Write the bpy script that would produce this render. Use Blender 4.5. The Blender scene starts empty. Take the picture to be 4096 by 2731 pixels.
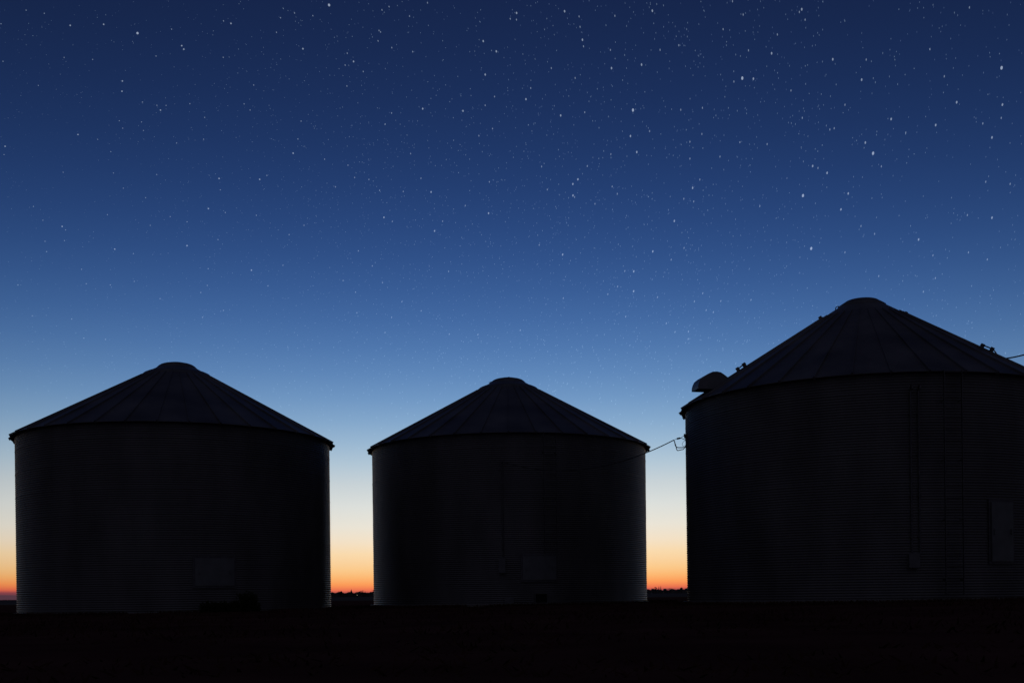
import bpy, bmesh, math, random
from mathutils import Vector, Matrix, noise

random.seed(11)
PI = math.pi
scene = bpy.context.scene
col = scene.collection

# ------------------------------------------------------------------ camera
F = 4530.0            # focal length in photograph pixels (4096 wide)
ROLL = 0.0115
HX, HY = 2048.0, 2377.35   # optical axis (horizon) on the plate
CAMZ = 0.344
cam = bpy.data.cameras.new('camera')
cam.sensor_width = 36.0
cam.lens = F / 4096 * 36.0
cam.shift_y = (HY - 1365.5) / 4096
cam.clip_start = 0.05
cam.clip_end = 30000
camo = bpy.data.objects.new('camera', cam)
col.objects.link(camo)
camo.matrix_world = Matrix.Translation((0, 0, CAMZ)) @ Matrix.Rotation(PI / 2, 4, 'X') @ Matrix.Rotation(-ROLL, 4, 'Z')
scene.camera = camo


def ray(px, py):
    """direction (y = 1) of a measured plate position"""
    X, Y = px - HX, py - HY
    c, s = math.cos(ROLL), math.sin(ROLL)
    x, y = c * X - s * Y, s * X + c * Y
    return Vector((x / F, 1.0, -y / F))


def at(px, py, depth):
    return Vector((0, 0, CAMZ)) + ray(px, py) * depth


# ------------------------------------------------------------------ helpers
def tag(o, label=None, cat=None, group=None, kind=None):
    if label: o['label'] = label
    if cat: o['category'] = cat
    if group: o['group'] = group
    if kind: o['kind'] = kind
    return o


def empty(name, loc):
    o = bpy.data.objects.new(name, None)
    o.empty_display_size = 0.3
    col.objects.link(o)
    o.location = loc
    return o


class MB:
    def __init__(self):
        self.v, self.f, self.m, self.mi = [], [], 0, []

    def add(self, vs, fs):
        n = len(self.v)
        self.v += [tuple(p) for p in vs]
        self.f += [tuple(i + n for i in f) for f in fs]
        self.mi += [self.m] * len(fs)

    def prism(self, poly, off):
        """closed solid: polygon (3D points) swept by off"""
        n = len(poly)
        off = Vector(off)
        vs = [Vector(p) for p in poly] + [Vector(p) + off for p in poly]
        fs = [tuple(range(n))[::-1], tuple(range(n, 2 * n))]
        fs += [(i, (i + 1) % n, n + (i + 1) % n, n + i) for i in range(n)]
        self.add(vs, fs)

    def box(self, c, ax, ay, az):
        """box with centre c and half axes"""
        c, ax, ay, az = Vector(c), Vector(ax), Vector(ay), Vector(az)
        self.prism([c - ax - ay - az, c + ax - ay - az, c + ax + ay - az, c - ax + ay - az], az * 2)

    def tube(self, pts, r, n=8, caps=True):
        pts = [Vector(p) for p in pts]
        rings = []
        up = Vector((0, 0, 1))
        for i, p in enumerate(pts):
            d = (pts[min(i + 1, len(pts) - 1)] - pts[max(i - 1, 0)]).normalized()
            a = d.cross(up)
            if a.length < 1e-3: a = d.cross(Vector((1, 0, 0)))
            a.normalize(); b = a.cross(d)
            rr = r[i] if isinstance(r, (list, tuple)) else r
            rings.append([p + a * math.cos(2 * PI * k / n) * rr + b * math.sin(2 * PI * k / n) * rr for k in range(n)])
        vs = [q for ring in rings for q in ring]
        fs = []
        for i in range(len(pts) - 1):
            for k in range(n):
                fs.append((i * n + k, i * n + (k + 1) % n, (i + 1) * n + (k + 1) % n, (i + 1) * n + k))
        if caps:
            fs.append(tuple(range(n))[::-1]); fs.append(tuple((len(pts) - 1) * n + k for k in range(n)))
        self.add(vs, fs)

    def lathe(self, prof, n=72, close_top=False, close_bottom=False):
        vs, fs = [], []
        for r, z in prof:
            for k in range(n):
                a = 2 * PI * k / n
                vs.append((r * math.cos(a), r * math.sin(a), z))
        for i in range(len(prof) - 1):
            for k in range(n):
                fs.append((i * n + k, i * n + (k + 1) % n, (i + 1) * n + (k + 1) % n, (i + 1) * n + k))
        if close_top: fs.append(tuple((len(prof) - 1) * n + k for k in range(n)))
        if close_bottom: fs.append(tuple(range(n))[::-1])
        self.add(vs, fs)

    def build(self, name, mats, parent=None, smooth=False):
        me = bpy.data.meshes.new(name)
        me.from_pydata(self.v, [], self.f)
        for m in (mats if isinstance(mats, (list, tuple)) else [mats]): me.materials.append(m)
        if self.m or any(self.mi):
            me.polygons.foreach_set('material_index', self.mi)
        if smooth: me.polygons.foreach_set('use_smooth', [True] * len(me.polygons))
        me.update()
        o = bpy.data.objects.new(name, me)
        col.objects.link(o)
        if parent is not None: o.parent = parent
        return o


# ------------------------------------------------------------------ materials
def mat(name, base, rough=0.6, metal=0.0, var=0.25, scale=3.0, bump=0.0, bump_scale=30.0, stretch=(1, 1, 1), rvar=0.1, spec=0.5):
    m = bpy.data.materials.new(name)
    m.use_nodes = True
    nt = m.node_tree
    b = nt.nodes['Principled BSDF']
    b.inputs['Metallic'].default_value = metal
    b.inputs['Specular IOR Level'].default_value = spec
    tc = nt.nodes.new('ShaderNodeTexCoord')
    mp = nt.nodes.new('ShaderNodeMapping'); mp.inputs['Scale'].default_value = stretch
    nt.links.new(tc.outputs['Object'], mp.inputs['Vector'])
    nz = nt.nodes.new('ShaderNodeTexNoise')
    nz.inputs['Scale'].default_value = scale; nz.inputs['Detail'].default_value = 6
    nt.links.new(mp.outputs['Vector'], nz.inputs['Vector'])
    cr = nt.nodes.new('ShaderNodeValToRGB')
    cr.color_ramp.elements[0].position = 0.3; cr.color_ramp.elements[1].position = 0.7
    cr.color_ramp.elements[0].color = [c * (1 - var) for c in base] + [1]
    cr.color_ramp.elements[1].color = [min(1, c * (1 + var)) for c in base] + [1]
    nt.links.new(nz.outputs['Fac'], cr.inputs['Fac'])
    nt.links.new(cr.outputs['Color'], b.inputs['Base Color'])
    mr = nt.nodes.new('ShaderNodeMapRange')
    mr.inputs['To Min'].default_value = max(0.02, rough - rvar); mr.inputs['To Max'].default_value = min(1, rough + rvar)
    nt.links.new(nz.outputs['Fac'], mr.inputs['Value']); nt.links.new(mr.outputs['Result'], b.inputs['Roughness'])
    if bump > 0:
        n2 = nt.nodes.new('ShaderNodeTexNoise'); n2.inputs['Scale'].default_value = bump_scale; n2.inputs['Detail'].default_value = 5
        nt.links.new(tc.outputs['Object'], n2.inputs['Vector'])
        bp = nt.nodes.new('ShaderNodeBump'); bp.inputs['Strength'].default_value = bump; bp.inputs['Distance'].default_value = 0.05
        nt.links.new(n2.outputs['Fac'], bp.inputs['Height']); nt.links.new(bp.outputs['Normal'], b.inputs['Normal'])
    return m


def emit(name, color, strength, additive=False):
    m = bpy.data.materials.new(name)
    m.use_nodes = True
    nt = m.node_tree
    nt.nodes.clear()
    out = nt.nodes.new('ShaderNodeOutputMaterial')
    e = nt.nodes.new('ShaderNodeEmission')
    e.inputs['Color'].default_value = (*color, 1); e.inputs['Strength'].default_value = strength
    if additive:
        t = nt.nodes.new('ShaderNodeBsdfTransparent'); a = nt.nodes.new('ShaderNodeAddShader')
        nt.links.new(t.outputs[0], a.inputs[0]); nt.links.new(e.outputs[0], a.inputs[1]); nt.links.new(a.outputs[0], out.inputs['Surface'])
    else:
        nt.links.new(e.outputs[0], out.inputs['Surface'])
    m.cycles.emission_sampling = 'NONE'
    return m


M = {
    'wall': mat('galvanised_wall', (0.20, 0.20, 0.20), 0.50, 0.5, 0.25, 0.9, 0.0, 40, (1, 1, 0.35), spec=0.2),
    'roof': mat('galvanised_roof', (0.215, 0.215, 0.22), 0.50, 0.6, 0.35, 0.7),
    'cap': mat('galvanised_cap', (0.20, 0.21, 0.235), 0.5, 0.6, 0.2, 4),
    'steel': mat('weathered_steel', (0.17, 0.17, 0.18), 0.5, 0.8, 0.25, 8),
    'door': mat('painted_hatch_steel', (0.22, 0.235, 0.24), 0.55, 0.4, 0.15, 3),
    'vent': mat('galvanised_vent', (0.20, 0.205, 0.22), 0.45, 0.6, 0.2, 4),
    'box': mat('grey_box_paint', (0.19, 0.195, 0.20), 0.55, 0.1, 0.15, 6),
    'dark': mat('black_opening', (0.012, 0.012, 0.012), 0.9, 0, 0.2, 6),
    'cable': mat('black_cable_sheath', (0.09, 0.09, 0.10), 0.7, 0, 0.2, 9),
    'concrete': mat('concrete_footing', (0.20, 0.19, 0.18), 0.9, 0, 0.25, 3, 0.3, 20),
    'ground': mat('bare_dirt_yard', (0.100, 0.045, 0.040), 0.95, 0, 0.35, 0.5, 0.3, 6, spec=0.0),
    'field': mat('haze_pale_field', (0.14, 0.13, 0.125), 0.95, 0, 0.35, 0.02, spec=0.0),  # pale tone stands in for haze over the distant field
    'grass': mat('dry_grass', (0.080, 0.040, 0.030), 0.85, 0, 0.3, 1.0, spec=0.0),
    'bush': mat('dark_weed_leaves', (0.035, 0.040, 0.018), 0.85, 0, 0.4, 5, spec=0.1),
    'far_leaf': mat('far_tree_twigs', (0.14, 0.135, 0.13), 0.95, 0, 0.3, 0.05, spec=0.0),  # far trees' base colour lightened to suggest distance haze
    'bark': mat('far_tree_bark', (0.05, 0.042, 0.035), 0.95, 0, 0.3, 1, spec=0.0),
    'shed_wall': mat('dark_shed_cladding', (0.09, 0.085, 0.09), 0.8, 0.2, 0.1, 0.5),
    'shed_roof': mat('pale_shed_roofing', (0.50, 0.52, 0.56), 0.45, 0.5, 0.1, 0.5),
    'wood': mat('weathered_pole_wood', (0.10, 0.08, 0.06), 0.9, 0, 0.3, 2),
}

# ------------------------------------------------------------------ sky
world = bpy.data.worlds.new('World'); scene.world = world
world.use_nodes = True
nt = world.node_tree
nt.nodes.clear()
N, L = nt.nodes.new, nt.links.new


def math_node(op, a, b=None, clamp=False):
    n = N('ShaderNodeMath'); n.operation = op; n.use_clamp = clamp
    for i, v in enumerate((a, b)):
        if v is None: continue
        if isinstance(v, (int, float)): n.inputs[i].default_value = v
        else: L(v, n.inputs[i])
    return n.outputs[0]


tc = N('ShaderNodeTexCoord')
sx = N('ShaderNodeSeparateXYZ'); L(tc.outputs['Generated'], sx.inputs[0])
X, Y, Z = sx.outputs
hl = math_node('SQRT', math_node('ADD', math_node('ADD', math_node('MULTIPLY', X, X), math_node('MULTIPLY', Y, Y)), 1e-6))
cosaz = math_node('DIVIDE', Y, hl)
away = math_node('MINIMUM', math_node('DIVIDE', math_node('SUBTRACT', 1.0, cosaz), 0.0865), 2.5)   # 1 at 24 degrees from the glow
zeff = math_node('MAXIMUM', math_node('SUBTRACT', Z, math_node('MULTIPLY', math_node('MULTIPLY', away, 0.0045), math_node('SUBTRACT', 1.0, math_node('MULTIPLY', Z, 16.0), True))), 0.0)
pos = math_node('SQRT', zeff)


def s2l(c):
    return tuple(((v / 255) / 12.92 if v <= 10 else ((v / 255 + 0.055) / 1.055) ** 2.4) for v in c)


AZK = 4.8
stops = [  # elevation in degrees, display colour towards the dawn
    (0.00, (92, 62, 74)), (0.13, (150, 74, 80)), (0.26, (230, 108, 80)), (0.38, (244, 130, 82)), (0.58, (255, 158, 90)), (0.9, (255, 184, 114)),
    (1.3, (254, 203, 140)), (2.1, (252, 220, 174)), (2.7, (246, 227, 199)), (3.5, (236, 230, 216)), (4.5, (222, 225, 221)), (5.6, (201.9, 212.2, 216.8)), (6.6, (178.7, 200.2, 215.9)), (7.6, (155.7, 185.6, 211.9)), (8.7, (132.8, 168.7, 205.0)), (9.8, (113.1, 152.3, 196.4)), (11.0, (95.3, 135.6, 185.8)), 
    (12.3, (79.7, 119.6, 173.9)), (13.6, (67.3, 105.6, 161.9)), (15.0, (56.9, 92.8, 149.4)), (16.5, (48.2, 81.2, 136.7)), (18.0, (41.5, 71.5, 125.1)), (19.7, (35.6, 62.5, 113.2)), 
    (21.5, (30.9, 54.8, 102.1)), (23.5, (27.0, 47.8, 91.5)), (25.7, (23.8, 41.8, 81.8)), (28.0, (21.3, 36.7, 73.5)), (40.0, (13.0, 22.0, 52.1)),
    (90.0, (8, 13, 34))]
cr = N('ShaderNodeValToRGB')
cr.color_ramp.interpolation = 'LINEAR'
els = cr.color_ramp.elements
while len(els) < len(stops): els.new(0.5)
for e, (deg, c) in zip(els, stops): e.position = math.sqrt(math.sin(math.radians(deg)))
for e, (deg, c) in zip(els, stops):
    k = (0.5 + 0.5 * math.cos(math.radians(min(deg, 40)))) ** AZK
    e.color = [v / k for v in s2l(c)] + [1]
L(pos, cr.inputs['Fac'])
fall = math_node('POWER', math_node('ADD', math_node('MULTIPLY', Y, 0.5), 0.5, True), AZK)
mul = N('ShaderNodeVectorMath'); mul.operation = 'SCALE'
L(cr.outputs['Color'], mul.inputs[0]); L(fall, mul.inputs['Scale'])
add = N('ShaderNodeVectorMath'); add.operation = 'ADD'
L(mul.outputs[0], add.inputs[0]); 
back_fill = math_node('POWER', math_node('SUBTRACT', 0.5, math_node('MULTIPLY', Y, 0.5), True), 1.5)
bk = N('ShaderNodeVectorMath'); bk.operation = 'SCALE'      # dim counter-twilight opposite the dawn, added as fill for the bin fronts
bk.inputs[0].default_value = (0.034, 0.034, 0.052); L(back_fill, bk.inputs['Scale']); L(bk.outputs[0], add.inputs[1])
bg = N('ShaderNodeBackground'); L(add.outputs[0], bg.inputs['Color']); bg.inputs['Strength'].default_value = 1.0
wo = N('ShaderNodeOutputWorld'); L(bg.outputs[0], wo.inputs['Surface'])

# ------------------------------------------------------------------ stars
SR = 7000.0
POLE = ray(200, 560).normalized()
TILES = [(0, 0), (1024, 0), (2048, 0), (3072, 0), (0, 683), (1024, 683), (2048, 683), (3072, 683)]
PLATE = [  # per tile of the sky: stars of magnitude class 4 | 3 | 2 | 1 (2.296 units per plate pixel)
"1263,307|952,226 645,236 1688,454 716,1237 1124,746 1120,840 1669,422 2121,218 47,1345 1474,1013|240,96 407,125 28,565 352,787 9,221 589,530 1309,939 1441,969 1744,954 2242,956 2297,1012 2050,529 2330,783 1096,1111 1317,1200 1017,1394 1300,1122 1127,1179 1880,1080 851,548 1433,517 1576,270 2053,195 1525,970 1622,1315 1870,1280 896,1281 37,1421|385,252 241,414 229,322 302,331 263,218 448,590 554,684 606,567 670,414 971,139 893,162 1218,383 1225,398 1046,389 1960,286 1955,323 2190,453 2105,526 2184,673 1968,768 2062,815 1792,778 1738,865 743,853 750,897 707,870 734,945 838,889 191,880 174,1030 137,1080 389,1051 1001,1152 1435,1036 1405,1058 1272,1155 1067,1236 1595,1256 1735,1280 2316,1305 2168,1264 1756,1172 1895,1156 2003,1017 2092,973 2292,913 1269,1302 1320,1280 1417,1258 1773,1542 1548,1459 2046,1443 2195,38 2238,84 2050,46",
"671,49|896,567 431,450 2105,687 1901,1020 2087,380 2207,474 1531,1000 341,1408|188,299 354,122 1157,94 1222,64 1410,151 1247,440 1130,283 1144,296 1121,378 2335,175 385,1278 414,1114 1186,1141 1245,1040 2172,1183 2105,969 2191,889 835,792 985,659 838,491 1420,1412 845,1518 522,147 225,166 1575,28 1439,477 2047,1248 819,600 630,1463|294,100 362,198 390,213 423,193 249,77 855,230 1177,116 68,437 227,545 191,595 304,727 445,744 72,836 130,999 120,969 560,1063 772,995 751,1067 852,602 763,633 799,698 1069,342 1396,301 1188,633 1714,377 1963,478 1719,551 1853,704 1578,753 1741,782 1655,878 1882,882 1975,880 1968,817 1780,936 1812,1083 1589,963 1284,1107 1324,1143 1046,1330 1212,1327 838,1343 448,1345 664,1282 857,1257 1577,1292 1587,1360 1858,1384 1926,1423 1747,1467 1607,1491 1962,1463 1302,1440 2078,1395 2052,1320 1815,1290 1453,1518 1844,1521 2228,1544 2063,93 2055,200 2163,466 142,1276 535,1180",
"2115,720 1111,1013|447,1062 1146,1398 647,368 1289,102 483,106 128,913 1190,596 42,122 914,628 2217,725 1088,1251|945,148 625,249 616,154 904,461 580,718 172,811 657,428 41,183 2123,137 1939,271 1532,418 1744,1232 2093,1308 1749,992 1550,1010 1264,1206 908,1417 691,1527 272,1531 2025,14 361,628 2038,751 668,1033 2172,465 1360,460 2343,1325 1634,1303 1634,1458 1910,1440|320,174 299,273 377,238 388,321 1052,241 863,234 950,389 410,466 100,499 326,570 1052,628 1016,739 1604,271 1610,338 1683,466 1971,386 2142,287 2055,503 2098,517 1662,693 521,884 886,1072 910,919 707,932 388,974 152,1148 183,1205 1252,1177 1367,1232 1014,1207 799,1175 741,1112 568,1149 784,818 1220,845 1955,891 1987,993 2069,1019 2154,1043 1873,1062 1851,1082 1600,1194 1662,1357 1753,1362 1481,1429 1056,1436 797,1457 834,1450 743,1447 842,1388 426,1376 129,1328 109,1390 12,1446 295,1503 1945,1559 2186,1518 1329,40 1271,42 1116,113 1761,98",
"2145,625 965,1409|33,492 595,547 860,734 310,88 894,1311 1131,1095 2153,963 410,1526 1540,1150 1733,941 2057,1264|1850,71 86,319 288,113 341,184 1619,703 1487,454 1265,1220 211,833 315,1084 568,1191 608,1180 459,1544 902,550 707,964 1973,1136 2142,1085 1041,1529|1712,119 706,196 949,565 1054,490 1160,522 1165,550 1342,631 1259,687 1115,705 986,758 1191,775 1611,852 2126,495 2040,524 626,778 574,885 378,861 489,866 334,1023 690,1037 536,1155 1448,1072 1000,1209 997,1239 777,1267 814,1292 498,1334 457,1390 434,1369 367,1253 305,1353 325,1484 283,1230 1342,1415 1274,1498 2223,1315 88,671 364,599 1202,88 1432,164",
"|571,512 1914,348 1054,720 2309,913 2012,72 1718,688|1439,36 1042,22 2069,384 1904,1053 592,642 1380,502 1233,1016 749,905 2002,633 1563,422 394,455 413,648 602,544 1718,469 2052,1282 1912,900 2023,176 770,1536 969,1548 792,1037 1013,1048 165,1049 307,329 986,404 1337,248 428,743 1133,161 1225,761 580,15 1470,1174 1860,1346 658,1361 297,1332 1844,1118|486,157 241,179 372,358 106,349 66,562 77,838 290,828 361,901 191,1049 246,1101 144,1201 396,1272 443,1260 298,1433 697,1488 5,1490 790,1464 1010,232 1310,284 1347,567 1508,450 1657,105 1732,98 871,284 858,560 719,541 823,602 760,698 745,1052 790,1100 877,1083 1024,1068 987,1163 1148,1133 1016,908 1544,757 1837,893 2036,974 2135,940 1927,792 2084,569 1925,43 1978,31 2298,67 1329,1447 1625,1445 1692,1394 1971,1315 2110,1275 2027,1290 1954,604 1859,466 2053,368",
"|1608,196 1640,553 1175,429 2136,391 34,80|1352,191 441,502 304,587 730,149 100,44 906,63 1714,464 1922,321 2143,103 1068,874 1517,1286 800,1008 1162,1027 110,1057 940,736 1185,1485 914,1115 1245,1346 1775,1500 2038,1504 1252,466 1769,924 1340,1202 1515,70 3,410 248,868 1135,181 927,1304 1037,81|304,637 287,681 202,144 131,482 563,779 532,805 510,973 677,888 863,758 1369,680 1461,1008 1452,1083 1299,1082 1208,1071 1078,1225 847,1300 820,1368 542,1398 250,1275 369,1238 1415,860 1591,877 1788,836 1879,691 1972,682 2110,650 2153,655 2132,697 2277,839 2057,566 1987,490 1461,357 1637,349 1815,352 1963,183 1975,93 2223,103 552,182 1108,145 1153,269 689,518 823,562 472,436 352,1485 1305,1416 1497,1378 1656,1359 2129,1508 1894,1328 1958,1153 2290,470",
"|605,80 1659,158 1293,741 1118,924 1117,1106 559,123 1491,462 465,770 560,228|575,242 920,146 1669,283 1578,258 2276,326 1036,921 1462,817 1752,1125 1675,1200 2195,1186 1783,1280 880,1133 471,1170 1336,1161 1044,1339 76,1464 1618,1544 1620,1476 1497,1480 1417,1401 324,174 967,213 1725,82 762,304 1580,709 250,682 1918,1196 970,1063 1849,1298|429,125 438,222 401,330 197,347 521,433 1051,413 1066,521 1286,459 1288,205 1287,259 1438,363 1797,362 1809,226 1755,181 2053,446 1622,616 1597,730 1141,790 1398,933 976,676 840,1013 780,908 669,610 590,634 236,591 255,663 537,826 492,973 480,1004 181,1166 106,1371 234,1521 599,1497 848,1504 984,1304 964,1317 942,1404 1144,1441 1564,1001 1705,1001 1814,1157 1519,1406 1665,1346 2229,1352 1908,885 2025,913 2178,904 2100,594 2162,1397",
"321,229 397,714|1383,632 2057,432 543,21 670,356 737,210|2014,815 1841,750 1515,777 2000,102 2224,122 707,750 979,580 1427,1111 1017,967 1831,408 1537,986 854,508|867,60 786,56 174,69 1041,215 1049,247 540,153 435,300 1204,413 1705,390 1682,484 1309,507 874,604 837,539 487,620 475,661 171,658 28,637 75,436 144,444 336,693 293,795 515,760 19,821 171,877 155,893 287,938 1353,962 1369,969 1237,1012 1253,1178 1599,1188 1517,1336 1545,1329 1464,1240 1870,1058 2071,1096 1842,1380 1874,1443 2224,202 360,1077 410,1241 262,1400 2269,632 2135,705 1426,235",
]
cat_stars = []
for (ox, oy), s in zip(TILES, PLATE):
    for cls, part in zip((4, 3, 2, 1), s.split('|')):
        for w in part.split():
            a, b = w.split(',')
            cat_stars.append((cls, ox + int(a) / 2.296, oy + int(b) / 2.296))
cat_stars.sort(key=lambda t: -t[0])

STAR = {4: emit('star_white_bright', (0.72, 0.84, 1.0), 0.19, True), 3: emit('star_white', (0.70, 0.84, 1.0), 0.145, True),
        2: emit('star_white_small', (0.66, 0.82, 1.0), 0.115, True), 1: emit('star_blue_white', (0.56, 0.78, 1.0), 0.10, True),
        0: emit('star_faint', (0.50, 0.72, 1.0), 0.09, True), -1: emit('star_faintest', (0.40, 0.60, 1.0), 0.06, True)}
SIZE = {4: (5.5, 7.6), 3: (2.8, 5.2), 2: (1.6, 3.4), 1: (0.4, 2.0), 0: (0.0, 1.6), -1: (0.0, 1.5)}   # round core length, width in plate pixels


def star_frame(d, cls):
    t = POLE.cross(d); tl = t.length; t.normalize()
    core, wid = SIZE[cls]
    trail = 0.8 + 5.4 * min(1.0, tl * 2.2)
    px = SR / F / 1.0 * d.y ** -1 * 0 + SR / F
    return t, (core + trail) * px / 2, wid * px / 2


def star_mesh(m):
    bm = bmesh.new()
    bmesh.ops.create_icosphere(bm, subdivisions=2, radius=1.0)
    me = bpy.data.meshes.new('star'); bm.to_mesh(me); bm.free()
    me.materials.append(m)
    return me


smesh = {c: star_mesh(STAR[c]) for c in (4, 3, 2, 1)}
BRIGHT = {  # labels for the stars that stand out
    (0, 1263): 'bright bluish star high above the leftmost bin, biggest in that part of the sky',
    (1, 671): 'bright star touching the top edge of the sky, above the left gap between bins',
    (2, 2115): 'bright oval star high above the right gap, with a smaller star close beside it',
    (2, 1111): 'bright round star high in the sky above the right half of the middle bin',
    (3, 2145): 'largest white star in the top right corner of the sky',
    (3, 965): 'bright oval star high above the peak of the rightmost bin',
    (7, 321): 'upper of the two big stars above the left roof slope of the rightmost bin',
    (7, 397): 'lower of the two big stars above the left roof slope of the rightmost bin',
}
bright_px = {}
for (t, a), lab in BRIGHT.items(): bright_px[round(TILES[t][0] + a / 2.296, 3)] = lab
rest = []
zax = Vector((0, 0, 1))
for i, (cls, px, py) in enumerate(cat_stars):
    if i >= 299:
        rest.append((cls, px, py)); continue
    d = ray(px, py).normalized()
    t, a, b = star_frame(d, cls)
    o = bpy.data.objects.new('star', smesh[cls])
    col.objects.link(o)
    n = d.cross(t)
    rot = Matrix((t, n, d)).transposed().to_4x4()
    o.matrix_world = Matrix.Translation(Vector((0, 0, CAMZ)) + d * SR) @ rot @ Matrix.Diagonal((a, b, b, 1))
    lab = bright_px.get(round(px, 3)) if cls == 4 else None
    if lab is None:
        lab = {4: 'large bright star in the dusk sky', 3: 'medium white star clearly brighter than its neighbours in the blue sky',
               2: 'small white star, a short crisp dash in the blue sky', 1: 'tiny pale star dash among many in the blue sky'}[cls]
    tag(o, lab, 'star', {4: 'big bright stars', 3: 'medium bright stars in the sky', 2: 'small white stars in the sky', 1: 'tiny pale stars in the sky'}[cls])

# the uncountable faint remainder: one object
rng = random.Random(5)
for k in range(17000):
    px, py = rng.uniform(-500, 4600), rng.uniform(-700, 1860)
    band = math.exp(-((px - (1750 + 0.35 * (py - 600))) / 900) ** 2) * math.exp(-((py - 1100) / 520) ** 2)
    p = 0.42 + 0.95 * band
    if px > 3300 and py < 1000: p *= 0.6
    if py > 1450: p *= max(0.15, 1 - (py - 1450) / 420)
    if py > 1850: continue
    if rng.random() > p: continue
    u = rng.random()
    c = 1 if u > 0.955 else 0 if u > 0.5 else -1
    if py > 1350: c = min(1, c + 1)      # only the stronger ones survive in the brighter low sky
    rest.append((c, px, py))
sf = MB()
order = {1: 0, 2: 0, 0: 1, -1: 2}
for cls, px, py in rest:
    d = ray(px, py).normalized()
    t, a, b = star_frame(d, cls)
    a *= rng.uniform(0.75, 1.1); b *= rng.uniform(0.85, 1.15)
    n = d.cross(t)
    c = Vector((0, 0, CAMZ)) + d * (SR + 60)
    ring = [c + t * a * math.cos(q * PI / 3) + n * b * math.sin(q * PI / 3) for q in range(6)]
    sf.m = order[cls]
    sf.add(ring + [c + d * b, c - d * b], [(q, (q + 1) % 6, 6) for q in range(6)] + [((q + 1) % 6, q, 7) for q in range(6)])
so = sf.build('faint_stars', [STAR[1], STAR[0], STAR[-1]])
tag(so, 'countless faint stars scattered through the blue sky', 'stars', kind='stuff')

# ------------------------------------------------------------------ ground and far land
def gz(x, y):
    return 0.0065 * max(-22, min(22, x)) - 0.03


g = MB()
NR, NA = 110, 160
vs, fs = [(0, 0, 0)], []
for i in range(NR):
    r = 0.5 * (1.0 + 0.0502) ** i if i else 0.5
    for k in range(NA):
        a = 2 * PI * k / NA
        x, y = r * math.cos(a), r * math.sin(a)
        h = gz(x, y) * max(0, min(1, (95 - r) / 40)) + (0.05 * noise.noise(Vector((x * 0.35, y * 0.35, 0))) + 0.03 * noise.noise(Vector((x * 1.7, y * 1.7, 3)))) * min(1, r / 3) * (1 if r < 60 else 0.3)
        vs.append((x, y, h - 0.02))
for k in range(NA): fs.append((0, 1 + k, 1 + (k + 1) % NA))
for i in range(NR - 1):
    for k in range(NA):
        a, b = 1 + i * NA + k, 1 + i * NA + (k + 1) % NA
        fs.append((a, b, b + NA, a + NA))
g.add(vs, fs)
tag(g.build('ground', M['ground'], smooth=True), kind='structure')

g = MB()
vs, fs = [], []
radii = [85, 130, 250, 600, 1500, 4000, 12000]
for r in radii:
    for k in range(128):
        a = 2 * PI * k / 128
        vs.append((r * math.cos(a), r * math.sin(a), -0.12))
for i in range(len(radii) - 1):
    for k in range(128):
        a, b = i * 128 + k, i * 128 + (k + 1) % 128
        fs.append((a, b, b + 128, a + 128))
g.add(vs, fs)
tag(g.build('field', M['field']), kind='structure')

# grass growing in the yard: one mass
g = MB()
rg = random.Random(3)
BINS_XY = [(-12.2, 41.57), (-0.065, 45.9), (11.23, 36.02)]
n_bl = 0
while n_bl < 26000:
    u = rg.random()
    if u < 0.45:
        bx, by = BINS_XY[rg.randrange(3)]
        a = rg.uniform(PI, 2 * PI); r = 5.62 + abs(rg.gauss(0, 0.55))
        x, y = bx + r * math.cos(a), by + r * math.sin(a); hh = rg.uniform(0.03, 0.12)
    else:
        y = rg.uniform(2.5, 60) ; x = rg.uniform(-0.62, 0.62) * y; hh = rg.uniform(0.03, 0.11)
        if y < 12: hh *= 0.6
    if noise.noise(Vector((x * 0.4, y * 0.4, 7))) < -0.12: continue
    z = gz(x, y) - 0.03
    a = rg.uniform(0, PI); w = rg.uniform(0.006, 0.014) * (1 + y / 30)
    dx, dy = math.cos(a) * w, math.sin(a) * w
    lx, ly = rg.uniform(-0.06, 0.06), rg.uniform(-0.06, 0.06)
    g.add([(x - dx, y - dy, z), (x + dx, y + dy, z), (x + lx + dx * .5, y + ly, z + hh * .7), (x + lx * 1.8, y + ly * 1.8, z + hh)], [(0, 1, 2), (0, 2, 3)])
    n_bl += 1
tag(g.build('grass', M['grass']), 'short dry grass across the dark yard', 'grass', kind='stuff')


# ------------------------------------------------------------------ grain bins
NP = 36          # roof panels


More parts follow.
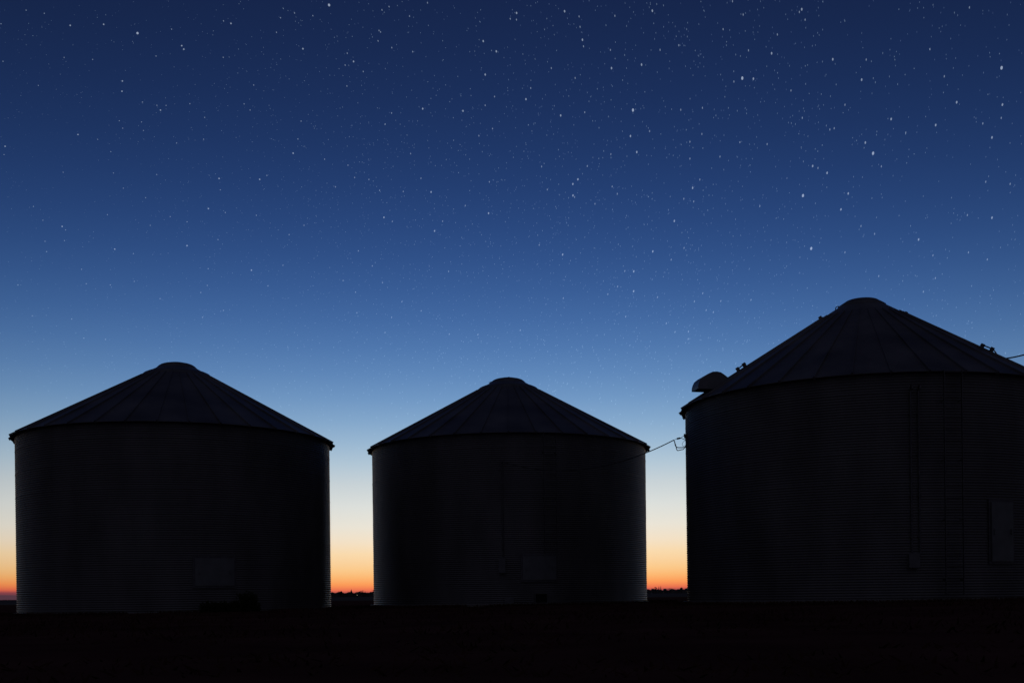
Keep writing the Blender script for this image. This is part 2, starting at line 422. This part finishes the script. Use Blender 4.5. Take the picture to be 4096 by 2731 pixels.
def make_bin(name, label, cx, cy, zb, s, He, sl, ov, capH, right=False, seam_shift=0.0):
    root = empty(name, (cx, cy, zb + CAMZ))
    tag(root, label, 'grain bin', 'corrugated steel grain bins in a row')
    R = 5.486 * s
    Re = R + ov
    ze = He * s
    zr = lambda r: ze + (Re - r) * sl
    # corrugated wall with ring laps and staggered sheet seams
    pitch, amp = 0.0735, 0.0088
    H = zr(R) - 0.03
    nz = int(H / pitch * 6)
    NAw = 180
    per_ring = 11 * pitch
    w = MB(); vs, fs = [], []
    for i in range(nz + 1):
        z = H * i / nz
        ringi = int(z / per_ring)
        fr = (z / per_ring) % 1
        base = R + amp * math.sin(2 * PI * z / pitch) + (0.004 if fr > 0.93 else 0)
        for k in range(NAw):
            a = 2 * PI * (k + 0.5) / NAw
            r = base
            if (k + ringi * 9 + int(seam_shift)) % 18 == 0: r += 0.006
            vs.append((r * math.cos(a), r * math.sin(a), z))
    for i in range(nz):
        for k in range(NAw):
            a, b = i * NAw + k, i * NAw + (k + 1) % NAw
            fs.append((a, b, b + NAw, a + NAw))
    w.add(vs, fs)
    w.build('wall', M['wall'], root, smooth=True)
    # footing
    f = MB(); f.lathe([(R + 0.16, -0.35), (R + 0.16, 0.0), (R + 0.14, 0.02), (R - 0.25, 0.02)], 96)
    f.build('footing', M['concrete'], root)
    # roof: flat pans between standing ribs
    ro = MB()
    ri = 0.66
    for k in range(NP):
        a0, a1 = 2 * PI * k / NP, 2 * PI * (k + 1) / NP
        q = [(ri, a0), (Re, a0), (Re, a1), (ri, a1)]
        top = [Vector((r * math.cos(a), r * math.sin(a), zr(r))) for r, a in q]
        am = (a0 + a1) / 2
        mid_o = Vector((Re * math.cos(am) * 0.9975, Re * math.sin(am) * 0.9975, zr(Re) + 0.004))
        ro.prism([top[0], top[1], mid_o, top[2], top[3]], (0, 0, -0.012))
        # rib
        c = Vector((math.cos(a0), math.sin(a0), 0)); t = Vector((-math.sin(a0), math.cos(a0), 0))
        up = Vector((c.x * sl, c.y * sl, 1)).normalized()
        r0, r1 = 1.31, Re + 0.025
        p0 = c * r0 + Vector((0, 0, zr(r0))); p1 = c * r1 + Vector((0, 0, zr(r1)))
        ro.prism([p0 - t * .02 - up * .02, p0 + t * .02 - up * .02, p0 + t * .014 + up * .05, p0 - t * .014 + up * .05], (0, 0, 0)) if False else None
        hw0, hw1, hh = 0.016, 0.028, 0.046
        a_ = [p0 - t * hw0 - up * .015, p0 + t * hw0 - up * .015, p0 + t * hw0 * .6 + up * hh * .7, p0 - t * hw0 * .6 + up * hh * .7]
        b_ = [p1 - t * hw1 - up * .05, p1 + t * hw1 - up * .05, p1 + t * hw1 * .6 + up * hh, p1 - t * hw1 * .6 + up * hh]
        ro.add(a_ + b_, [(0, 3, 2, 1), (4, 5, 6, 7), (0, 1, 5, 4), (1, 2, 6, 5), (2, 3, 7, 6), (3, 0, 4, 7)])
    ro.build('roof', M['roof'], root)
    # eave closure strip between wall top and roof
    e = MB(); e.lathe([(R + 0.012, ze - 0.03), (R + 0.05, ze - 0.02), (R + 0.07, zr(R + .07) - 0.02)], 108)
    e.build('eave_strip', M['steel'], root)
    # peak collar and cap
    up = lambda r, h: zr(r) + h
    zc = zr(0.75) + capH       # measured top of the cap
    if not right:
        c = MB()
        c.lathe([(1.30, up(1.30, 0.0)), (1.27, up(1.27, 0.025)), (1.17, up(1.17, 0.055)), (1.06, up(1.06, 0.045)), (0.96, up(0.96, 0.022)), (0.68, up(0.68, 0.018))], 72)
        c.build('peak_collar', M['cap'], root, smooth=True)
        prof = [(0.735, up(0.735, 0.0)), (0.725, up(0.725, 0.03)), (0.65, up(0.65, 0.062)), (0.585, up(0.585, 0.068)), (0.51, up(0.51, 0.055)), (0.32, up(0.51, 0.10)), (0.02, up(0.51, 0.125))]
    else:
        prof = [(0.745, up(0.745, 0.0)), (0.74, up(0.74, 0.035)), (0.52, up(0.52, 0.04)), (0.50, up(0.50, 0.042)), (0.46, up(0.50, 0.058)), (0.02, up(0.50, 0.066))]
    c = MB(); c.lathe(prof, 64, close_top=True)
    zc = prof[-1][1]
    cap = c.build('roof_cap', M['cap'], root, smooth=True)
    return root, cap, dict(R=R, Re=Re, ze=ze, zr=zr, zc=zc, cx=cx, cy=cy, zb=zb + CAMZ, sl=sl)


def wall_hit(P, px, py):
    """local angle and height on the bin wall seen at a plate position"""
    d = ray(px, py); o = Vector((-P['cx'], -P['cy']))
    a = d.x ** 2 + 1; b = 2 * (d.x * o.x + o.y); c = o.length_squared - P['R'] ** 2
    t = (-b - math.sqrt(max(0, b * b - 4 * a * c))) / (2 * a)
    p = at(px, py, t)
    return math.atan2(p.y - P['cy'], p.x - P['cx']), p.z - P['zb']


def frame(a):
    return Vector((math.cos(a), math.sin(a), 0)), Vector((-math.sin(a), math.cos(a), 0))   # outward, sideways


def hatch(root, P, px, py, w, h, bow=True):
    a, z = wall_hit(P, px, py)
    c, t = frame(a)
    # frame curved to the wall, panel standing proud of it
    fr = MB()
    da = (w / 2 + 0.07) / P['R']; n = 8
    for z0, z1, aa, ab in ((z - h / 2 - .07, z - h / 2, -da, da), (z + h / 2, z + h / 2 + .07, -da, da), (z - h / 2, z + h / 2, -da, -da + .07 / P['R']), (z - h / 2, z + h / 2, da - .07 / P['R'], da)):
        for i in range(n):
            q0, q1 = a + aa + (ab - aa) * i / n, a + aa + (ab - aa) * (i + 1) / n
            ri, rz = P['R'] - .01, P['R'] + .045
            fr.prism([(ri * math.cos(q0), ri * math.sin(q0), z0), (rz * math.cos(q0), rz * math.sin(q0), z0), (rz * math.cos(q1), rz * math.sin(q1), z0), (ri * math.cos(q1), ri * math.sin(q1), z0)], (0, 0, z1 - z0))
    d = MB()
    n = 10; da = w / 2 / P['R']
    for i in range(n):
        q0, q1 = a - da + 2 * da * i / n, a - da + 2 * da * (i + 1) / n
        ri, rz = P['R'] + .02, P['R'] + .085
        d.prism([(ri * math.cos(q0), ri * math.sin(q0), z - h / 2 + .004), (rz * math.cos(q0), rz * math.sin(q0), z - h / 2 + .004), (rz * math.cos(q1), rz * math.sin(q1), z - h / 2 + .004), (ri * math.cos(q1), ri * math.sin(q1), z - h / 2 + .004)], (0, 0, h - .008))
    do = d.build('door', M['door'], root)
    fr.build('door_frame', M['steel'], do)
    hd = MB()
    for q in (-0.8, 0.8):
        qa = a + q * da
        cc, tt = frame(qa)
        b = cc * (P['R'] + .085) + Vector((0, 0, z))
        hd.box(b + cc * .02, tt * .02, cc * .02, (0, 0, .07))
    hd.build('latch', M['door'], do)
    return a, z


def ladder(root, P, px0, py0, z0, z1, w=0.46):
    a, _ = wall_hit(P, px0, py0)
    c, t = frame(a)
    b = c * (P['R'] + 0.17)
    lad = MB()
    for sgn in (-1, 1):
        o = b + t * w / 2 * sgn
        lad.box(o + Vector((0, 0, (z0 + z1) / 2)), t * .008, c * .028, (0, 0, (z1 - z0) / 2))
    zz = z0 + 0.15
    while zz < z1 - 0.05:
        lad.tube([b - t * w / 2 + Vector((0, 0, zz)), b + t * w / 2 + Vector((0, 0, zz))], 0.011, 6)
        zz += 0.305
    zz = z0 + 0.4
    while zz < z1:
        for sgn in (-1, 1):
            lad.box(b + t * (w / 2 - .012) * sgn - c * .10 + Vector((0, 0, zz)), t * .004, c * .085, (0, 0, .02))
        zz += 1.6
    lad.build('ladder', M['steel'], root)


def conduit(root, P, px, pyt, pyb, gap=0.0, hook=True):
    a, zt = wall_hit(P, px, pyt); _, zb_ = wall_hit(P, px, pyb)
    c, t = frame(a)
    m = MB()
    for off in ((-gap / 2, gap / 2) if gap else (0,)):
        b = c * (P['R'] + .05) + t * off
        pts = [b + Vector((0, 0, zb_)), b + Vector((0, 0, (zb_ + zt) / 2)), b + Vector((0, 0, zt - .08))]
        pts += [b + c * .03 + Vector((0, 0, zt)), b + c * .10 + Vector((0, 0, zt + .05)), b + c * .17 + Vector((0, 0, zt + .02)), b + c * .19 + Vector((0, 0, zt - .06))]
        m.tube(pts, 0.024, 8)
        zz = zb_ + .5
        while zz < zt:
            m.box(b - c * .02 + Vector((0, 0, zz)), t * .05, c * .028, (0, 0, .012)); zz += 1.1
    m.build('conduit', M['steel'], root)
    return a, zt


def wall_box(root, P, px, py, w, h, d, name='switch_box', m='box'):
    a, z = wall_hit(P, px, py)
    c, t = frame(a)
    b = MB()
    p = c * (P['R'] + .012 + d / 2) + Vector((0, 0, z))
    b.box(p, t * w / 2, c * d / 2, (0, 0, h / 2))
    b.box(p + c * (d / 2 + .006) + Vector((0, 0, .0)), t * (w / 2 + .012), c * .006, (0, 0, h / 2 + .012))
    b.box(p + Vector((0, 0, h / 2 + .02)), t * .03, c * .03, (0, 0, .02))
    o = b.build(name, M[m], root)
    return o


def cap_handle(cap, P, w, h, off):
    m = MB()
    z = P['zc'] - 0.02
    m.tube([(off - w / 2, 0, z), (off - w / 2 + .03, 0, z + h), (off + w / 2 - .03, 0, z + h), (off + w / 2, 0, z)], 0.013, 6)
    m.build('handle', M['steel'], cap)


def cap_latch(cap, P, ang, r=0.72, lift=0.10):
    c, t = frame(ang)
    m = MB()
    z = P['zr'](r)
    m.tube([c * r + Vector((0, 0, z + .02)), c * (r + .05) + Vector((0, 0, z + lift))], 0.012, 6)
    m.tube([c * (r - .04) + Vector((0, 0, z + .12)), c * (r + .04) + Vector((0, 0, z + .02))], 0.016, 6)
    m.build('latch', M['steel'], cap)


# --- bin with the clump of weeds
binL, capL, PL = make_bin('grain_bin', 'corrugated grain bin with a square hatch and a dark clump of weeds at its foot', -12.1995, 41.566, -0.4608, 0.9999, 6.1116, 0.556, 0.1806, 0.2939)
hatch(binL, PL, 858, 2286, 1.24, 0.90)
cap_latch(capL, PL, math.radians(166))
# --- middle bin
binM, capM, PM = make_bin('grain_bin', 'corrugated grain bin between the other two, a cable crossing its wall to a conduit', -0.0652, 45.9005, -0.3439, 1.0017, 6.1116, 0.556, 0.1806, 0.2939, seam_shift=5)
hatch(binM, PM, 2157, 2270, 1.20, 0.86)
ladder(binM, PM, 2195, 1900, 1.80, PM['ze'] + 0.02)
conduit(binM, PM, 2008, 1846, 2232)
wall_box(binM, PM, 2009, 2260, 0.22, 0.52, 0.14)
wall_box(binM, PM, 2038, 2402, 0.30, 0.22, 0.20, 'junction_box')
# unloading opening low on the wall
a, z = wall_hit(PM, 2164, 2391)
c, t = frame(a)
m = MB()
ctr = c * (PM['R'] + .02) + Vector((0, 0, z))
for sx_, sz_, hx, hz in ((0, 1, .25, .02), (0, -1, .25, .02), (1, 0, .02, .19), (-1, 0, .02, .19)):
    m.box(ctr + t * .23 * sx_ + Vector((0, 0, .17 * sz_)) + c * .02, t * hx, c * (.03 + .003 * abs(sz_)), (0, 0, hz))
op = m.build('unload_opening', M['steel'], binM)
m = MB(); m.box(ctr + c * .004, t * .212, c * .012, (0, 0, .152)); m.build('shutter', M['dark'], op)
cap_handle(capM, PM, 0.12, 0.055, 0.035)
cap_latch(capM, PM, math.radians(176))
# --- bin with the hooded vent
binR, capR, PR = make_bin('grain_bin', 'nearest corrugated grain bin, a round hooded vent on its roof and a tall door', 11.2316, 36.0239, -0.2829, 1.0181, 6.0257, 0.6268, 0.17, 0.3208, right=True, seam_shift=3)
hatch(binR, PR, 4003, 2126, 0.74, 1.62)
ladder(binR, PR, 3803, 1900, 0.15, PR['ze'] + 0.02, 0.50)
conduit(binR, PR, 3655, 1552, 2220, gap=0.21)
wall_box(binR, PR, 3652, 2241, 0.26, 0.36, 0.15)
cap_handle(capR, PR, 0.20, 0.05, -0.10)
# lifting loop on the cap's edge
c, t = frame(math.radians(170))
m = MB()
r = 0.72; z = PR['zr'](r)
m.tube([c * (r - .02) + Vector((0, 0, z + .06)), c * (r + .04) + Vector((0, 0, z + .065)), c * (r + .085) + Vector((0, 0, z + .02)), c * (r + .09) + Vector((0, 0, z - .04))], 0.016, 6)
m.build('handle', M['steel'], capR)


def roof_rail(r, lift, angles, rod, hw, hl):
    """bracketed grab rail bent round the roof, seen against the sky"""
    m = MB()
    P = lambda a, h: Vector((r * math.cos(a), r * math.sin(a), PR['zr'](r) + h))
    if rod:
        a0, a1 = math.radians(angles[0]), math.radians(angles[-1])
        m.tube([P(a0 + (a1 - a0) * i / 12, lift) for i in range(13)], 0.020, 6)
    for deg in angles:
        a = math.radians(deg)
        c, t = frame(a)
        up = Vector((c.x * PR['sl'], c.y * PR['sl'], 1)).normalized(); dn = t.cross(up)
        m.box(P(a, 0) + up * (lift / 2 + .015), t * hw, dn * hl, up * (lift / 2 + .02))
    m.build('roof_rail' if rod else 'roof_bracket', M['roof'], binR)


roof_rail(3.92, 0.12, (150, 160, 180, 190), True, 0.035, 0.05)
roof_rail(3.92, 0.12, (-50, -40, -20, 0), True, 0.035, 0.05)
roof_rail(1.30, 0.06, (180,), False, 0.04, 0.045)
roof_rail(1.30, 0.06, (-20,), False, 0.04, 0.045)

# hooded roof vent
va = math.radians(190); vr = 4.95
c, t = frame(va)
vb = c * vr + Vector((0, 0, PR['zr'](vr)))
prof = [(2770, 1564), (2770, 1552), (2773.7, 1538.6), (2781, 1525), (2795, 1514), (2814, 1503), (2831, 1495.6), (2848, 1494.6), (2863.7, 1497.5), (2879, 1507), (2890.4, 1515.7), (2898, 1522)]
outl = [((2850 - x) * 0.00776 * 1.02, (1551 - y) * 0.00776) for x, y in prof]
W = 0.30
m = MB()
th = 0.012
arc = [vb + c * u + Vector((0, 0, zz)) for u, zz in outl]
for sgn in (-1, 1):       # side plates
    side = arc + [vb + c * -0.30 + Vector((0, 0, 0.10)), vb + c * 0.16 + Vector((0, 0, -0.105))]
    m.prism([p + t * (W * sgn - (th if sgn > 0 else 0)) for p in side], t * th)
for i in range(len(arc) - 1):   # curved top plate
    cen = vb + c * 0.05 + Vector((0, 0, 0.12))
    p, q = arc[i], arc[i + 1]
    pi_, qi = p + (cen - p).normalized() * th, q + (cen - q).normalized() * th
    m.prism([p - t * (W - .013), q - t * (W - .013), qi - t * (W - .013), pi_ - t * (W - .013)], t * (2 * W - .026))
vent = m.build('roof_vent', M['vent'], binR)
m = MB()
nk = [(-0.34, 0.20), (-0.34, 0.05), (0.15, -0.22), (0.15, 0.22)]
m.prism([vb + c * u + Vector((0, 0, zz)) - t * (W - .03) for u, zz in nk], t * (2 * W - .06))
m.build('vent_neck', M['vent'], vent)
m = MB()
m.prism([vb + c * 0.156 + Vector((0, 0, -0.085)) - t * (W - .03), vb + c * 0.60 + Vector((0, 0, -0.085)) - t * (W - .03), vb + c * 0.60 + Vector((0, 0, -0.079)) - t * (W - .03), vb + c * 0.156 + Vector((0, 0, -0.079)) - t * (W - .03)], t * (2 * W - .06))
m.build('vent_screen', M['dark'], vent)

# cable bracket on that bin's wall
aB, zB = wall_hit(PR, 2747, 1744)
cB, tB = frame(aB)
bw = cB * PR['R'] + Vector((0, 0, zB))
DB = bw.y + PR['cy'] - 0.06
m = MB()
m.box(bw + cB * .03, tB * .05, cB * .05, (0, 0, .06))
m.tube([bw + cB * .06 + Vector((0, 0, .03)), bw + cB * .09 + Vector((0, 0, .03))], 0.05, 10)
m.tube([bw + cB * .03 + Vector((0, 0, -.04)), bw + cB * .025 + Vector((0, 0, -.40))], 0.016, 6)
m.build('cable_bracket', M['steel'], binR)

# ------------------------------------------------------------------ cables
def z_at(zx, zy, depth=DB):
    return at(2500 + zx / 5.2275, 1600 + zy / 5.2275, depth)


aM, ztM = wall_hit(PM, 2008, 1846)
cM, tM = frame(aM)
pA = Vector((PM['cx'], PM['cy'], PM['zb'])) + cM * (PM['R'] + .24) + Vector((0, 0, ztM - 0.02))
pB = z_at(1020, 833)
pts = []
for i in range(41):
    u = i / 40
    p = pA.lerp(pB, u); p.z -= 4 * u * (1 - u) * 0.60
    pts.append(p)
ca = empty('power_cable', pA)
tag(ca, 'dark sagging power cable strung from the nearest bin across the middle bin wall', 'cable')


def part(mb, name, m, parent):
    mb.v = [tuple(Vector(v) - parent.location) for v in mb.v]
    return mb.build(name, m, parent, smooth=True)


m = MB(); m.tube(pts, 0.016, 8); part(m, 'cable_span', M['cable'], ca)
m = MB(); m.tube([z_at(1020, 833), z_at(1085, 806)], 0.008, 6); m.tube([z_at(1085, 806), z_at(1155, 792)], 0.028, 8)
m.tube([z_at(1155, 792), z_at(1190, 770), z_at(1228, 745)], 0.008, 6); part(m, 'splice_clamp', M['cable'], ca)


def spline(ps, n=6):
    out = []
    for i in range(len(ps) - 1):
        p0, p1, p2, p3 = ps[max(i - 1, 0)], ps[i], ps[i + 1], ps[min(i + 2, len(ps) - 1)]
        for k in range(n):
            u = k / n
            out.append(0.5 * ((2 * p1) + (p2 - p0) * u + (2 * p0 - 5 * p1 + 4 * p2 - p3) * u * u + (3 * p1 - p0 - 3 * p2 + p3) * u ** 3))
    return out + [ps[-1]]


loops = [([(1020, 835), (1040, 880), (1050, 935), (1072, 975), (1110, 990), (1180, 990), (1290, 982)], 0.016),
         ([(1022, 835), (1040, 885), (1066, 965), (1076, 1020), (1102, 1052), (1175, 1035), (1220, 1026), (1250, 980), (1278, 910), (1268, 850), (1262, 780)], 0.014),
         ([(1155, 794), (1200, 806), (1262, 832)], 0.011),
         ([(1262, 840), (1225, 865), (1195, 915), (1203, 952), (1225, 960), (1250, 948)], 0.006)]
for k, (ps, r) in enumerate(loops):
    m = MB(); m.tube(spline([z_at(*p) - Vector((0, 0.01 * k, 0)) for p in ps]), r, 6)
    part(m, 'drip_loop', M['cable'], ca)

# second cable, leaving behind the roof of the nearest bin
p0 = at(3985, 1437, 38.5); p1 = at(4096, 1419, 38.9); p2 = at(4700, 1240, 42)
m = MB(); m.tube(spline([p0, at(4036, 1431.5, 38.7), p1, at(4300, 1368, 40), p2]), 0.024, 8)
c2 = m.build('power_cable', M['cable'], None, smooth=True)
tag(c2, 'dark cable rising behind the roof edge of the nearest bin', 'cable')

# ------------------------------------------------------------------ weeds clump at the first bin
wx = at(925, 2440, 35.3)
wr = empty('weed_clump', (wx.x, wx.y, gz(wx.x, wx.y) - 0.03))
tag(wr, 'dark clump of weeds in front of the bin with no cable', 'weeds')
st, lf = MB(), MB()
rw = random.Random(8)
for k in range(150):
    u = rw.uniform(-0.86, 0.86)
    top = 0.32 + 0.08 * noise.noise(Vector((u * 5, 0, 0))) if u < 0.28 else 0.62 if u < 0.75 else 0.25
    top *= rw.uniform(0.65, 1.06)
    y = rw.uniform(-0.35, 0.35)
    p = Vector((u, y, 0)); q = p + Vector((rw.uniform(-.07, .07), rw.uniform(-.07, .07), top))
    st.tube([p, (p + q) / 2 + Vector((rw.uniform(-.03, .03), 0, 0)), q], [0.008, 0.006, 0.003], 4)
    for j in range(34):
        f_ = rw.uniform(0.05, 1.0)
        b = p.lerp(q, f_)
        d = Vector((rw.gauss(0, 1), rw.gauss(0, 1), rw.gauss(0.2, .7))).normalized()
        n = d.cross(Vector((rw.gauss(0, 1), rw.gauss(0, 1), rw.gauss(0, 1)))).normalized()
        ln = rw.uniform(0.05, 0.11)
        lf.add([b, b + d * ln * .5 + n * ln * .22, b + d * ln, b + d * ln * .5 - n * ln * .22], [(0, 1, 2), (0, 2, 3)])
st.build('stem', M['bush'], wr); lf.build('foliage', M['bush'], wr)

# ------------------------------------------------------------------ far treeline, trees, sheds, yard light
def crown(mb, c, rx, rz, n, leaf, rr, core=True):
    if core:
        k = 7
        vs = [c + Vector((0, 0, -rz * 1.25)), c + Vector((0, 0, rz * .72))]
        for zz, sc in ((-.95, .9), (.1, .8), (.45, .55)):
            for i in range(k):
                a = 2 * PI * i / k + zz
                s_ = sc * rr.uniform(.8, 1.1)
                vs.append(c + Vector((rx * s_ * math.cos(a), rx * s_ * math.sin(a), rz * zz)))
        fs = []
        for i in range(k):
            j = (i + 1) % k
            fs += [(0, 2 + j, 2 + i), (2 + i, 2 + j, 2 + k + j, 2 + k + i), (2 + k + i, 2 + k + j, 2 + 2 * k + j, 2 + 2 * k + i), (2 + 2 * k + i, 2 + 2 * k + j, 1)]
        mb.add(vs, fs)
    for _ in range(n):
        d = Vector((rr.gauss(0, 1), rr.gauss(0, 1), rr.gauss(0.15, 1))).normalized()
        q = rr.uniform(.55, 1.08)
        b = c + Vector((d.x * rx * q, d.y * rx * q, d.z * rz * q))
        u = Vector((rr.gauss(0, 1), rr.gauss(0, 1), rr.gauss(0, 1))).normalized(); v = u.cross(d)
        s_ = leaf * rr.uniform(.5, 1.2)
        mb.add([b + u * s_, b - u * s_ * .5 + v * s_ * .6, b - u * s_ * .5 - v * s_ * .6], [(0, 1, 2)])


tl = MB()
rt = random.Random(21)
az = -52.0
while az < 52:
    if az < -15: D = 6000; h = 4.5
    elif az < 0: D = 2000; h = 10.6
    else: D = 2300; h = 9.6 + (1.6 if az > 8.2 else 0)
    D *= rt.uniform(.97, 1.05)
    hh = h * (rt.uniform(.78, 1.1)) * (1 + .10 * noise.noise(Vector((az * 2.3, 0, 5))))
    a = math.radians(az)
    rx = hh * rt.uniform(.55, .95)
    c = Vector((D * math.sin(a), D * math.cos(a), hh * .5 - 0.1))
    crown(tl, c, rx, hh * .5, 26, hh * .09, rt)
    az += math.degrees(rx / D) * rt.uniform(.45, .95)
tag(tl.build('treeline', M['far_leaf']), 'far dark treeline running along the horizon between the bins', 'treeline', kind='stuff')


def far_tree(px, pytop, D, shape, label, wide=1.0):
    base = at(px, 0, D); base.z = -0.12
    top = at(px, pytop, D).z
    h = top - base.z
    r = empty('tree', base)
    tag(r, label, 'tree', 'trees standing out on the horizon')
    rr = random.Random(int(px * 10))
    tk = MB(); tk.tube([(0, 0, -0.1), (0.05 * h * rr.uniform(-1, 1), 0, h * .45), (0, 0, h * .96)], [h * .022, h * .016, h * .004], 6)
    cw = MB()
    if shape == 'cone':
        for i in range(9):
            u = i / 8
            crown(cw, Vector((0, 0, h * (.22 + .70 * u))), wide * h * (.34 * (1 - u) + .03), h * .09, 16, h * .035, rr)
    elif shape == 'spike':
        for i in range(7):
            u = i / 6
            crown(cw, Vector((rr.uniform(-.03, .03) * h, 0, h * (.25 + .68 * u))), wide * h * (.12 * (1 - u) + .015), h * .08, 12, h * .03, rr)
    else:
        for i in range(26):
            d = Vector((rr.gauss(0, 1), rr.gauss(0, 1), rr.gauss(0.3, .8))).normalized()
            e = Vector((d.x * h * .36 * wide, d.y * h * .36 * wide, h * (.66 + .32 * d.z)))
            s_ = Vector((0, 0, h * rr.uniform(.32, .55)))
            tk.tube([s_, s_.lerp(e, .6) + Vector((0, 0, h * .03)), e], [h * .010, h * .006, h * .003], 4)
        if shape == 'round':
            for i in range(15):
                d = Vector((rr.gauss(0, 1), rr.gauss(0, 1), rr.gauss(0.2, .9))).normalized() * rr.uniform(.3, 1)
                crown(cw, Vector((d.x * h * .30 * wide, d.y * h * .30 * wide, h * (.68 + .22 * d.z))), h * .10, h * .08, 16, h * .03, rr)
        else:
            for i in range(9):
                d = Vector((rr.gauss(0, 1), rr.gauss(0, 1), rr.gauss(0.6, .7))).normalized()
                crown(cw, Vector((d.x * h * .33 * wide, d.y * h * .33 * wide, h * (.70 + .22 * abs(d.z)))), h * .08, h * .055, 14, h * .03, rr, core=i % 2 == 0)
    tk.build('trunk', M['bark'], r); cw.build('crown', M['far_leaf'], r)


far_tree(1378, 2355.5, 1950, 'cone', 'pointed evergreen on the skyline in the left gap, taller than its neighbours')
far_tree(1335, 2361, 1950, 'round', 'low round tree on the skyline touching the wall of the weed-fronted bin', 1.1)
far_tree(1404, 2362.5, 1950, 'round', 'flat-topped tree just right of the pointed evergreen on the skyline', 1.6)
far_tree(1424, 2359, 1950, 'lacy', 'broad lacy tree midway between the pointed evergreen and the middle bin', 1.5)
far_tree(1468, 2356, 1950, 'lacy', 'bare domed tree on the skyline near the middle bin in the left gap')
far_tree(1485, 2360.5, 1950, 'round', 'rounded tree half hidden by the left wall of the middle bin', 1.2)
far_tree(2595, 2345.5, 2200, 'lacy', 'small broken-topped tree on the skyline right beside the middle bin', 0.7)
far_tree(2608.5, 2342, 2200, 'spike', 'left one of two thin spire trees standing together on the skyline', 1.2)
far_tree(2615.5, 2341.5, 2200, 'spike', 'right one of two thin spire trees standing together on the skyline')
far_tree(2652, 2349, 2200, 'lacy', 'low lacy tree above a pale shed in the right gap', 1.1)
far_tree(2698.5, 2344.5, 2200, 'round', 'mushroom-shaped tree on the skyline in the right gap, nearest the vented bin', 0.55)


def shed(px, py, D, w, h, label):
    b = at(px, py, D)
    r = empty('farm_shed', (b.x, b.y, -0.12))
    tag(r, label, 'shed')
    H = b.z + h * .5
    m = MB(); m.box((0, 0, H * .5), (w / 2, 0, 0), (0, w * .4, 0), (0, 0, H * .5)); m.build('wall', M['shed_wall'], r)
    m = MB(); m.prism([(-w * .54, -w * .46, H), (-w * .54, w * .46, H), (-w * .54, 0, H + h * .7)], (w * 1.08, 0, 0)); m.build('roof', M['shed_roof'], r)


shed(2611, 2357.0, 1900, 4.0, 1.6, 'pale-roofed shed at the foot of the two spire trees on the horizon')
shed(2660, 2356.5, 1900, 5.0, 1.4, 'low pale-roofed shed on the horizon under the lacy tree in the right gap')

b = at(1429, 2379, 900)
r = empty('yard_light', (b.x, b.y, -0.12))
tag(r, 'tiny lit yard lamp on the dark land in the left gap', 'lamp')
m = MB(); m.tube([(0, 0, 0), (0, 0, b.z + .1)], 0.09, 8); m.build('pole', M['wood'], r)
bm = bmesh.new(); bmesh.ops.create_icosphere(bm, subdivisions=2, radius=0.12)
me = bpy.data.meshes.new('lamp'); bm.to_mesh(me); bm.free()
me.materials.append(emit('lamp_glow', (1.0, 0.85, 0.6), 1.3))
lo = bpy.data.objects.new('lamp', me); col.objects.link(lo); lo.parent = r; lo.location = (0, -0.2, b.z + .12)

# ------------------------------------------------------------------ render settings
vs_ = scene.view_settings
scene.display_settings.display_device = 'sRGB'
vs_.view_transform = 'Standard'; vs_.look = 'None'; vs_.exposure = 0; vs_.gamma = 1
scene.cycles.max_bounces = 6
